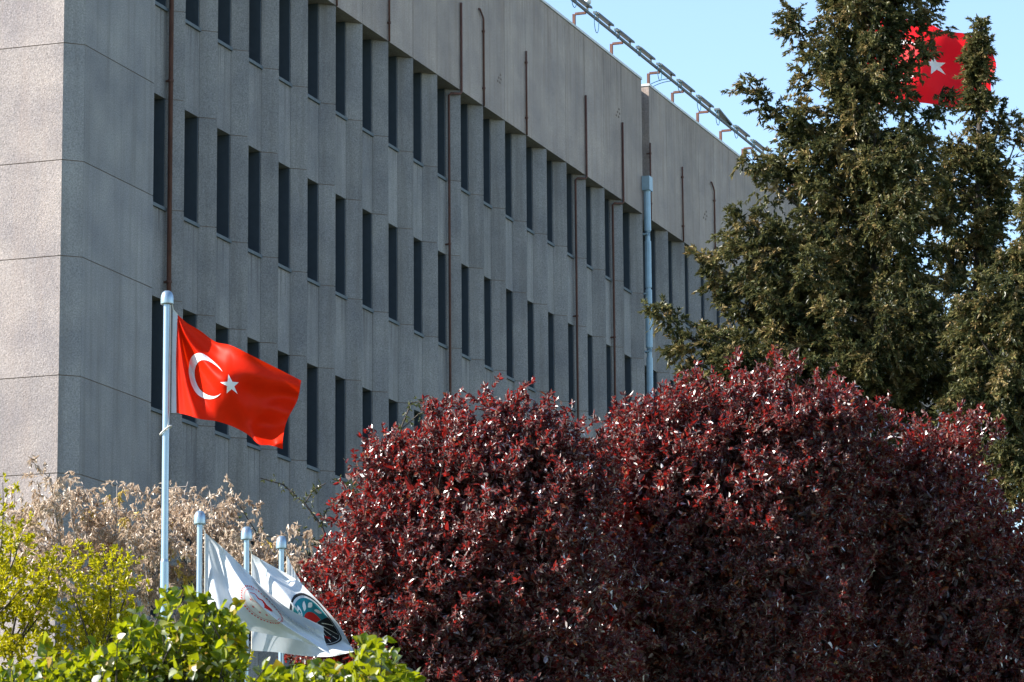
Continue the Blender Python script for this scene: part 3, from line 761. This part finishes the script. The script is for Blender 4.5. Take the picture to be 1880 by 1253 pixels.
tot += plum('tallest dark red-leaved plum tree, in the middle below the conifer',
     [(1190, 1080, 0, 1.05, 1.2, 2.5), (1330, 970, .1, 1.45, 1.3, 1.75), (1180, 900, .2, .72, .7, .95), (1290, 850, .2, .75, .7, .95), (1400, 820, .1, .8, .75, .9), (1490, 880, .2, .9, .8, 1.05), (1550, 815, .3, .48, .55, .62), (1240, 800, .2, .42, .5, .5), (1400, 1120, .2, 1.5, 1.3, 2.3), (1300, 1420, 0, 1.8, 1.5, 1.9)], 48.9, 1330,
     [(1392, 672, .4), (1340, 690, .35), (1290, 700, .4), (1370, 685, .4), (1430, 690, .35), (1500, 690, .4), (1545, 700, .4), (1590, 715, .4), (1200, 735, .35), (1150, 765, .4), (1250, 712, .35), (1115, 790, .35), (1470, 700, .35), (1565, 705, .35)], 12)
tot += plum('shaded dark red-leaved plum tree at the right, in front of the conifer trunks',
     [(1690, 990, 0, .95, 1.0, 1.0), (1770, 1040, .2, .6, .7, .85), (1600, 1040, .2, .65, .7, .9), (1710, 880, .1, .42, .5, .55), (1750, 835, .1, .22, .3, .35), (1630, 930, .1, .40, .4, .5), (1690, 1220, .2, 1.3, 1.2, 1.6), (1820, 1230, .3, .7, .8, 1.3), (1850, 1090, .3, .42, .5, .75), (1905, 1200, .2, .5, .6, 1.2), (1700, 1430, .2, 1.6, 1.4, 1.5)], 50.0, 1700,
     [(1765, 762, .5), (1730, 780, .4), (1700, 800, .4), (1640, 822, .35), (1590, 850, .35), (1795, 850, .35), (1830, 900, .35), (1560, 880, .35), (1745, 772, .5)], 13)

# ------------------------------------------------------------------ conifers
def conifer(label, trunk_px, prof, dh, nbr, seed, explicit=(), name='conifer_tree', ymin=None, ymax=None):
    rg = np.random.default_rng(seed)
    (x0, y0), (x1, y1) = trunk_px          # top, lower reference
    tx = lambda y: x0 + (x1-x0)*(y-y0)/(y1-y0)
    prof = sorted(prof); ys = [p_[0] for p_ in prof]
    base = P(tx(1253), 1253, dh); topw = P(x0, y0, dh); base = base.copy(); base[2] = 0
    t = thing(name, tuple(base), label, 'tree', 'conifers')
    tr = MB(); zs = np.linspace(0, 1, 9)
    tr.tube([base+(topw-base)*s+np.array([math.sin(s*9)*.06, math.cos(s*7)*.06, 0])*(1-s)*min(1, s*4) for s in zs], list(np.linspace(.26, .02, 9)), 9)
    tr.build('trunk', M['bark'], t, smooth=True)
    br = MB(); TB, TD, TL, TC = [], [], [], []
    def branch(a, b, droop, dens=1.0, lift=.0):
        L_ = np.linalg.norm(b-a); n = 8
        mid = (a+b)/2 + np.array([0, 0, lift*L_]); off = rg.normal(size=3)*.06*L_
        ts = np.linspace(0, 1, n); pts = [(1-s)**2*a + 2*s*(1-s)*(mid+off) + s*s*b for s in ts]
        br.tube(pts, list(np.linspace(.012+.016*L_, .005, n)), 5, False)
        m_ = max(3, int(L_*12.5*dens)); sc = rg.uniform(.2, 1.0, m_); sc[0] = 1.0
        cc = ((1-sc)**2)[:, None]*a + (2*sc*(1-sc))[:, None]*(mid+off) + (sc*sc)[:, None]*b
        dr = unit(b-a); fat = .13*L_*(1-sc*.8) + .03
        cc = cc + rg.normal(size=(m_, 3))*fat[:, None]*np.array([.8, .8, .55])
        q = 5; s = np.repeat(sc, q); k = m_*q
        pa = np.repeat(cc, q, 0) + rg.normal(size=(k, 3))*.045
        d = dr*.55 + rg.normal(size=(k, 3))*.55; d[:, 2] += .22 - droop*(.4+rg.random(k))
        TB.append(pa); TD.append(d); TL.append(rg.uniform(.12, .27, k)*(1.15-.3*s)); TC.append(np.repeat(np.clip(rg.normal(.46, .24, m_), 0, 1), q))
    for i in range(nbr):
        y = rg.uniform(ys[0], ys[-1])
        if y > 900 and rg.random() < .45: continue
        if rg.random() < .25: y = ys[0] + (y-ys[0])*.5
        xl = np.interp(y, ys, [p_[1] for p_ in prof]); xr = np.interp(y, ys, [p_[2] for p_ in prof])
        az = rg.uniform(0, 2*math.pi); c_, s_ = math.cos(az), math.sin(az)
        ppm = FPX*.983/dh; e = ((xr-tx(y)) if c_ > 0 else (tx(y)-xl))/ppm; dep = (xr-xl)/ppm*.42
        k = rg.uniform(.62, 1.04)
        tip = P(tx(y), y, dh) + RH*(c_*e*k) + FH*(s_*dep*k)
        rr = math.hypot(c_*e*k, s_*dep*k)
        st = P(tx(y), y, dh); st[2] = tip[2] - rr*rg.uniform(.25, .75); st[2] = max(st[2], 1.0)
        f = (st[2])/topw[2]; st = base + (topw-base)*min(f, .985)
        branch(st, tip, .55 if y > 420 else .25, 1.0, rg.uniform(-.12, .05))
    for (ax, ay, bx, by, dd) in explicit:
        a = P(ax, ay, dh); a = base + (topw-base)*min(a[2]/topw[2], .98); b = P(bx, by, dh+dd); branch(a, b, .3, 1.3, -.10)
    br.tube([base+(topw-base)*q for q in (.05, .3, .6, .995)], [.05, .04, .02, .01], 5)
    br.build('branches', M['bark'], t, smooth=True)
    TB, TD, TL = np.concatenate(TB), np.concatenate(TD), np.concatenate(TL)
    A = twig_leaves(rg, TB, TD, TL, 20, .078, .032, .50, 0.0, .35, 0.0)
    # colour goes by twig: green to brown, with shaded depth and sunlit tips painted in
    tw = np.repeat(np.concatenate(TC), 20); rnd = np.clip(tw + rg.normal(size=len(tw))*.12, 0, 1)
    cr = add('crown', leaves_mesh('crown', *A, M['conifer'], rg, oval=False, fold=.1, rnd=rnd, curl=.3), t)
    cr.data.transform(Matrix.Translation(-Vector(base))); tag(cr, kind='stuff'); return len(A[0])
DC = 55.0
tot += conifer('largest dark green conifer rising out of the top of the frame', ((1600, -190), (1590, 900)),
        [(-190, 1590, 1612), (-80, 1535, 1665), (0, 1500, 1700), (60, 1480, 1672), (110, 1455, 1664), (180, 1465, 1668), (250, 1430, 1735), (330, 1395, 1750), (400, 1370, 1760), (460, 1330, 1760),
         (540, 1300, 1760), (620, 1290, 1780), (700, 1320, 1800), (850, 1400, 1800), (1200, 1400, 1800), (1500, 1450, 1750)], DC, 345, 21,
        [(1540, 330, 1363, 138, -.3), (1500, 230, 1438, 5, -.2), (1560, 760, 1214, 572, -.6), (1560, 700, 1290, 470, -.5), (1560, 660, 1345, 388, -.4), (1560, 740, 1240, 640, -.5), (1540, 780, 1300, 610, -.9),
         (1550, 660, 1330, 440, -.2), (1560, 600, 1400, 380, -.3), (1540, 450, 1372, 285, -.4), (1530, 400, 1410, 300, .2), (1600, 150, 1725, 58, .2), (1620, 330, 1735, 172, .2), (1560, 100, 1710, -5, -.1),
         (1560, 800, 1280, 690, -.8), (1560, 820, 1330, 650, -1.0), (1600, 800, 1420, 640, -1.3), (1600, 780, 1520, 560, -1.5), (1560, 640, 1310, 520, -.4), (1560, 680, 1370, 500, -.7), (1560, 620, 1350, 450, -.6), (1550, 740, 1330, 560, -.5), (1560, 760, 1400, 600, -.9), (1560, 560, 1420, 420, -.5), (1600, 800, 1620, 560, -1.6), (1590, 700, 1480, 470, -1.4)])
tot += conifer('slender conifer whose narrow tip crosses the far red flag', ((1800, 45), (1770, 900)),
        [(45, 1798, 1803), (90, 1794, 1804), (150, 1786, 1806), (200, 1774, 1820), (260, 1735, 1845), (330, 1720, 1845), (400, 1715, 1835), (480, 1690, 1835), (560, 1680, 1850), (700, 1660, 1880), (1000, 1650, 1900), (1400, 1680, 1880)], DC+1.6, 200, 22,
        [(1785, 400, 1872, 240, 0), (1785, 330, 1845, 205, .1), (1780, 480, 1845, 330, 0), (1780, 520, 1840, 380, -.2)])
tot += conifer('drooping conifer cut off by the right edge of the frame', ((1915, 250), (1880, 900)),
        [(250, 1912, 1920), (330, 1890, 1960), (420, 1872, 1990), (480, 1835, 2000), (540, 1775, 2010), (620, 1740, 2020), (720, 1740, 2020), (850, 1740, 2020), (1000, 1740, 2020), (1450, 1780, 2000)], DC-2.2, 250, 23,
        [(1900, 800, 1760, 560, -.3), (1900, 760, 1800, 500, -.5), (1900, 900, 1780, 690, -.4), (1900, 700, 1840, 470, -.2)])

# ------------------------------------------------------------------ dry tan tree beside the building corner
def dry_tree():
    rg = np.random.default_rng(31); dh = 50.0
    base = P(300, 1253, dh); base[2] = 0
    t = thing('dry_tree', tuple(base), 'leafy tree of faded tan dry clusters below the building corner', 'tree')
    fork = P(290, 1480, dh)
    MB().tube([base, base*.5+fork*.5+np.array([.06, 0, 0]), fork], [.15, .12, .10], 8).build('trunk', M['greybark'], t, smooth=True)
    br = MB(); C = []
    tips = [(90, 868), (150, 885), (215, 892), (130, 925), (180, 935), (250, 930), (60, 930), (300, 915), (345, 885), (345, 940), (385, 905), (400, 945), (440, 945), (445, 985), (470, 1000), (520, 985), (545, 1000), (380, 1000),
            (290, 970), (230, 985), (150, 985), (90, 975), (40, 960), (60, 1010), (200, 1040), (260, 1020), (330, 1020), (410, 1040), (300, 1070), (340, 1090), (250, 1090), (420, 1090), (500, 1040), (180, 1090), (100, 1060), (480, 980), (20, 920), (310, 1130), (360, 1150), (260, 1150), (160, 1150), (450, 1140), (540, 1100)]
    hubs = [P(x, y, dh) for x, y in ((120, 1080), (200, 1060), (290, 1060), (360, 1070), (440, 1100), (300, 1180))]
    for h in hubs: limb(br, fork, h, .07, .03, rg, .08)
    for x, y in tips:
        q = P(x, y, dh+rg.uniform(-1.1, 1.1)); h = min(hubs, key=lambda w: np.linalg.norm(w-q))
        pts = limb(br, h, q, .024, .007, rg, .10, 7)
        for k in range(14 if y < 1010 else 7):
            s = rg.uniform(.35, 1.04); c = h+(q-h)*s+rg.normal(size=3)*np.array([.20, .20, .15])
            C.append(c); 
            if k % 3 == 0: br.tube([h+(q-h)*min(s, .95), c], [.006, .004], 4, False)
    br.build('branches', M['greybark'], t, smooth=True)
    C = np.array(C); n = len(C)
    # every cluster hangs as a loose bunch of narrow dry leaflets
    k = 5; TB = np.repeat(C, k, 0)+rg.normal(size=(n*k, 3))*.05; TD = rg.normal(size=(n*k, 3))*.7; TD[:, 2] -= .55
    A = twig_leaves(rg, TB, TD, rg.uniform(.08, .2, n*k), 11, .075, .030, .75, -.25, .35)
    rnd = np.clip(np.repeat(rg.random(n), k*11)*.6+rg.random(n*k*11)*.36, 0, .93); rnd[np.repeat(rg.random(n) < .035, k*11)] = 1.0
    cr = add('crown', leaves_mesh('crown', *A, M['dry'], rg, rnd=rnd, fold=.3, curl=.35), t); cr.data.transform(Matrix.Translation(-Vector(base))); tag(cr, kind='stuff')
    return len(A[0])
tot += dry_tree()

# ------------------------------------------------------------------ lime green tree at the left edge
def lime_tree():
    rg = np.random.default_rng(41); dh = 35.0
    base = P(70, 1253, dh); base[2] = 0
    t = thing('lime_tree', tuple(base), 'bright yellow-green small-leaved tree at the left edge of the frame', 'tree')
    fork = P(70, 1500, dh)
    MB().tube([base, base*.5+fork*.5+np.array([.05, .02, 0]), fork], [.11, .09, .075], 8).build('trunk', M['bark'], t, smooth=True)
    br = MB(); TB, TD, TL = [], [], []
    tips = [(5, 885), (-40, 900), (20, 950), (40, 985), (-20, 960), (55, 1030), (10, 1020), (85, 1060), (120, 1025), (150, 1010), (185, 1000), (205, 1010), (225, 1040), (240, 1062), (170, 1050), (200, 1075), (130, 1080), (95, 1100), (40, 1080), (-10, 1080),
            (150, 1110), (200, 1120), (230, 1110), (60, 1130), (110, 1145), (165, 1160), (20, 1140), (-30, 1130), (210, 1165), (250, 1150), (80, 1180), (140, 1200), (30, 1200), (190, 1210), (240, 1200), (-20, 1200), (100, 1030), (300, 1220), (340, 1200), (430, 1200), (400, 1230), (460, 1230)]
    hubs = [P(x, y, dh) for x, y in ((20, 1200), (100, 1240), (180, 1240), (-40, 1150), (240, 1290))]
    for h in hubs: limb(br, fork, h, .05, .02, rg, .08)
    for x, y in tips:
        q = P(x, y, dh+rg.uniform(-.7, .7)); h = min(hubs, key=lambda w: np.linalg.norm(w-q)); limb(br, h, q, .014, .004, rg, .08)
        for k in range(30):
            s = rg.uniform(.35, 1.0); c = h+(q-h)*s+rg.normal(size=3)*np.array([.085, .085, .07])
            TB.append(c); TD.append(rg.normal(size=3)*.5+np.array([0, 0, .7])); TL.append(rg.uniform(.06, .16))
    br.build('branches', M['bark'], t, smooth=True)
    TB, TD, TL = np.array(TB), np.array(TD), np.array(TL)
    A = twig_leaves(rg, TB, TD, TL, 12, .048, .028, .85, .1)
    rnd = np.clip(np.repeat(rg.random(len(TB)), 12)*.5+rg.random(len(A[0]))*.5, 0, 1)
    cr = add('crown', leaves_mesh('crown', *A, M['lime'], rg, rnd=rnd, fold=.25), t); cr.data.transform(Matrix.Translation(-Vector(base))); tag(cr, kind='stuff')
    return len(A[0])
tot += lime_tree()

# ------------------------------------------------------------------ slender sapling in front of the facade
def sapling():
    rg = np.random.default_rng(51); dh = 51.5
    base = P(640, 1253, dh); base[2] = 0
    t = thing('sapling', tuple(base), 'slender nearly bare twigs with few leaves above the white flags', 'tree')
    br = MB(); hub = P(630, 1120, dh)
    br2 = MB().tube([base, base*.4+hub*.6, hub], [.05, .04, .03], 7); br2.build('trunk', M['bark'], t, smooth=True)
    TB = []
    def tw(path, r):
        pts = [P(x, y, dh+rg.uniform(-.08, .08)) for x, y in path]; pts[0] = P(*path[0], dh)
        br.tube(pts, list(np.linspace(r*1.7, .008, len(pts))), 5, False)
        for a, b in zip(pts[:-1], pts[1:]):
            for k in range(7): TB.append(a+(b-a)*rg.random()+rg.normal(size=3)*.03)
    tw([(630, 1120), (612, 1020), (590, 965), (560, 925), (520, 890), (478, 878)], .014)
    tw([(590, 965), (600, 935), (625, 925), (645, 905), (660, 870)], .008); tw([(630, 1120), (600, 1010), (570, 985), (545, 982)], .009)
    tw([(560, 925), (575, 900), (598, 888)], .006); tw([(630, 1120), (640, 1000), (650, 930), (640, 890), (610, 880)], .010); tw([(612, 1020), (580, 1000), (560, 1005)], .006)
    tw([(640, 1000), (668, 930), (690, 850), (685, 800)], .008); tw([(645, 905), (668, 895), (690, 900)], .005)
    tw([(630, 1120), (700, 900), (735, 790), (755, 740), (790, 735)], .010); tw([(735, 790), (770, 760), (800, 750)], .006)
    tw([(630, 1120), (520, 1010), (475, 985), (440, 930)], .008)
    br.build('branches', M['bark'], t, smooth=True)
    TB = np.array(TB); n = len(TB)
    A = twig_leaves(rg, TB, rg.normal(size=(n, 3)), rg.uniform(.03, .10, n), 4, .06, .026, .9, 0)
    cr = add('crown', leaves_mesh('crown', *A, M['sprig'], rg), t); cr.data.transform(Matrix.Translation(-Vector(base))); tag(cr, kind='stuff')
sapling()

# ------------------------------------------------------------------ foreground bushes with large leaves
LEAF_V = [(0, 0, 0), (.12, .26, 0), (.34, .44, 0), (.62, .36, 0), (.85, .16, 0), (1, 0, 0), (.85, -.16, 0), (.62, -.36, 0), (.34, -.44, 0), (.12, -.26, 0), (.34, 0, 0), (.66, 0, 0)]
LEAF_F = [(0, 1, 2, 10), (10, 2, 3, 11), (11, 3, 4, 5), (0, 10, 8, 9), (10, 11, 7, 8), (11, 5, 6, 7)]
leaf_meshes = []
for i in range(14):
    lr = random.Random(i); f = lr.uniform(.1, .5); c = lr.uniform(.05, .3); w = lr.uniform(.82, 1.05)
    V = [(x*.068, y*.068*w, (abs(y)*f - c*x*x + .06*math.sin(x*7+i)*y)*.068) for x, y, z in LEAF_V]
    leaf_meshes.append(mesh_np('leaf', V, [q for f_ in LEAF_F for q in f_], [4]*6, M['bush'], rnd=np.full(len(V), ((i+.5)/14)), smooth=True))
def bush(label, clumps, dh, root_px, seed, wide):
    rg = np.random.default_rng(seed)
    base = P(root_px, 1253, dh); base[2] = 0
    t = thing('leafy_bush', tuple(base), label, 'bush', 'leafy bushes in the foreground')
    br = MB(); TB, TD, TL = [], [], []
    for k in range(7):
        a = base+RH*rg.uniform(-.25, .25)*wide+FH*rg.uniform(-.2, .2); b = P(root_px+rg.uniform(-1, 1)*wide*330, 1290, dh); limb(br, a, b, .03, .012, rg, .06)
    for (x, y, rx, ry, n) in clumps:
        c0 = P(x, y+ry*.5+70, dh)
        for k in range(int(n*.8)):
            while True:
                u, v = rg.uniform(-1, 1, 2)
                if u*u+v*v < 1: break
            q = P(x+u*rx, y+v*ry, dh+rg.normal()*.34)
            d = (q-c0)+rg.normal(size=3)*.10+np.array([0, 0, .10]); d = d/np.linalg.norm(d); l = rg.uniform(.12, .26)
            TB.append(q-d*l); TD.append(d); TL.append(l)
            if k % 2 == 0: br.tube([q-d*(l+.15), q], [.0045, .002], 4, False)
        limb(br, P(root_px, 1330, dh), c0, .012, .006, rg, .05)
    br.build('stem', M['bark'], t, smooth=True)
    TB, TD, TL = np.array(TB), np.array(TD), np.array(TL)
    pos, d, nrm, ln, wd = twig_leaves(rg, TB, TD, TL, 10, .056, .042, .85, .05)
    dep = (pos-CAM) @ FH
    py = 626.5 - FPX*((pos-CAM) @ UP)/((pos-CAM) @ FW)
    score = dep + np.where(py > 1250, 5, 0) + rg.random(len(pos))*.15
    order = np.argsort(score); big = order[:300]; rest = order[300:]
    for i in big:
        X = d[i]; Z = nrm[i]-X*(X @ nrm[i]); Z = Z/np.linalg.norm(Z); Y = np.cross(Z, X); s = ln[i]/.068
        r_ = rg.random()**1.1; me = leaf_meshes[min(13, int(r_*14))]
        o = bpy.data.objects.new('leaf', me); col.objects.link(o); o.parent = t
        q = pos[i]-base
        o.matrix_local = Matrix([[X[j]*s, Y[j]*s, Z[j]*s, q[j]] for j in range(3)]+[[0, 0, 0, 1]])
    cr = add('foliage', leaves_mesh('foliage', pos[rest], d[rest], nrm[rest], ln[rest], wd[rest]*1.05, M['bush'], rg, rnd=rg.random(len(rest))**1.1), t)
    cr.data.transform(Matrix.Translation(-Vector(base))); tag(cr, kind='stuff')
    return len(pos)
tot += bush('leafy green bush in the left foreground below the tall flagpole', [(330, 1185, 88, 55, 95), (255, 1210, 75, 50, 70), (400, 1190, 45, 55, 50), (200, 1225, 60, 45, 60), (110, 1240, 70, 38, 60), (40, 1250, 60, 35, 45), (350, 1110, 40, 22, 16), (318, 1095, 22, 18, 6), (405, 1115, 30, 22, 8), (240, 1140, 30, 25, 12), (425, 1150, 22, 22, 7), (80, 1195, 25, 16, 4), (300, 1310, 190, 80, 120), (90, 1320, 150, 60, 60)], 17.0, 250, 61, 1.0)
tot += bush('smaller leafy green bush in front of the white flags and plum tree', [(690, 1222, 48, 38, 42), (610, 1242, 60, 26, 40), (530, 1245, 50, 22, 32), (682, 1178, 26, 20, 8), (585, 1215, 22, 12, 4), (735, 1240, 28, 22, 14), (490, 1235, 22, 12, 6), (620, 1310, 150, 60, 80)], 16.2, 620, 62, .7)
print('leaves', tot, 'objects', len(bpy.data.objects), 'tris', sum(len(o.data.loops)-2*len(o.data.polygons) for o in bpy.data.objects if o.type == 'MESH'))
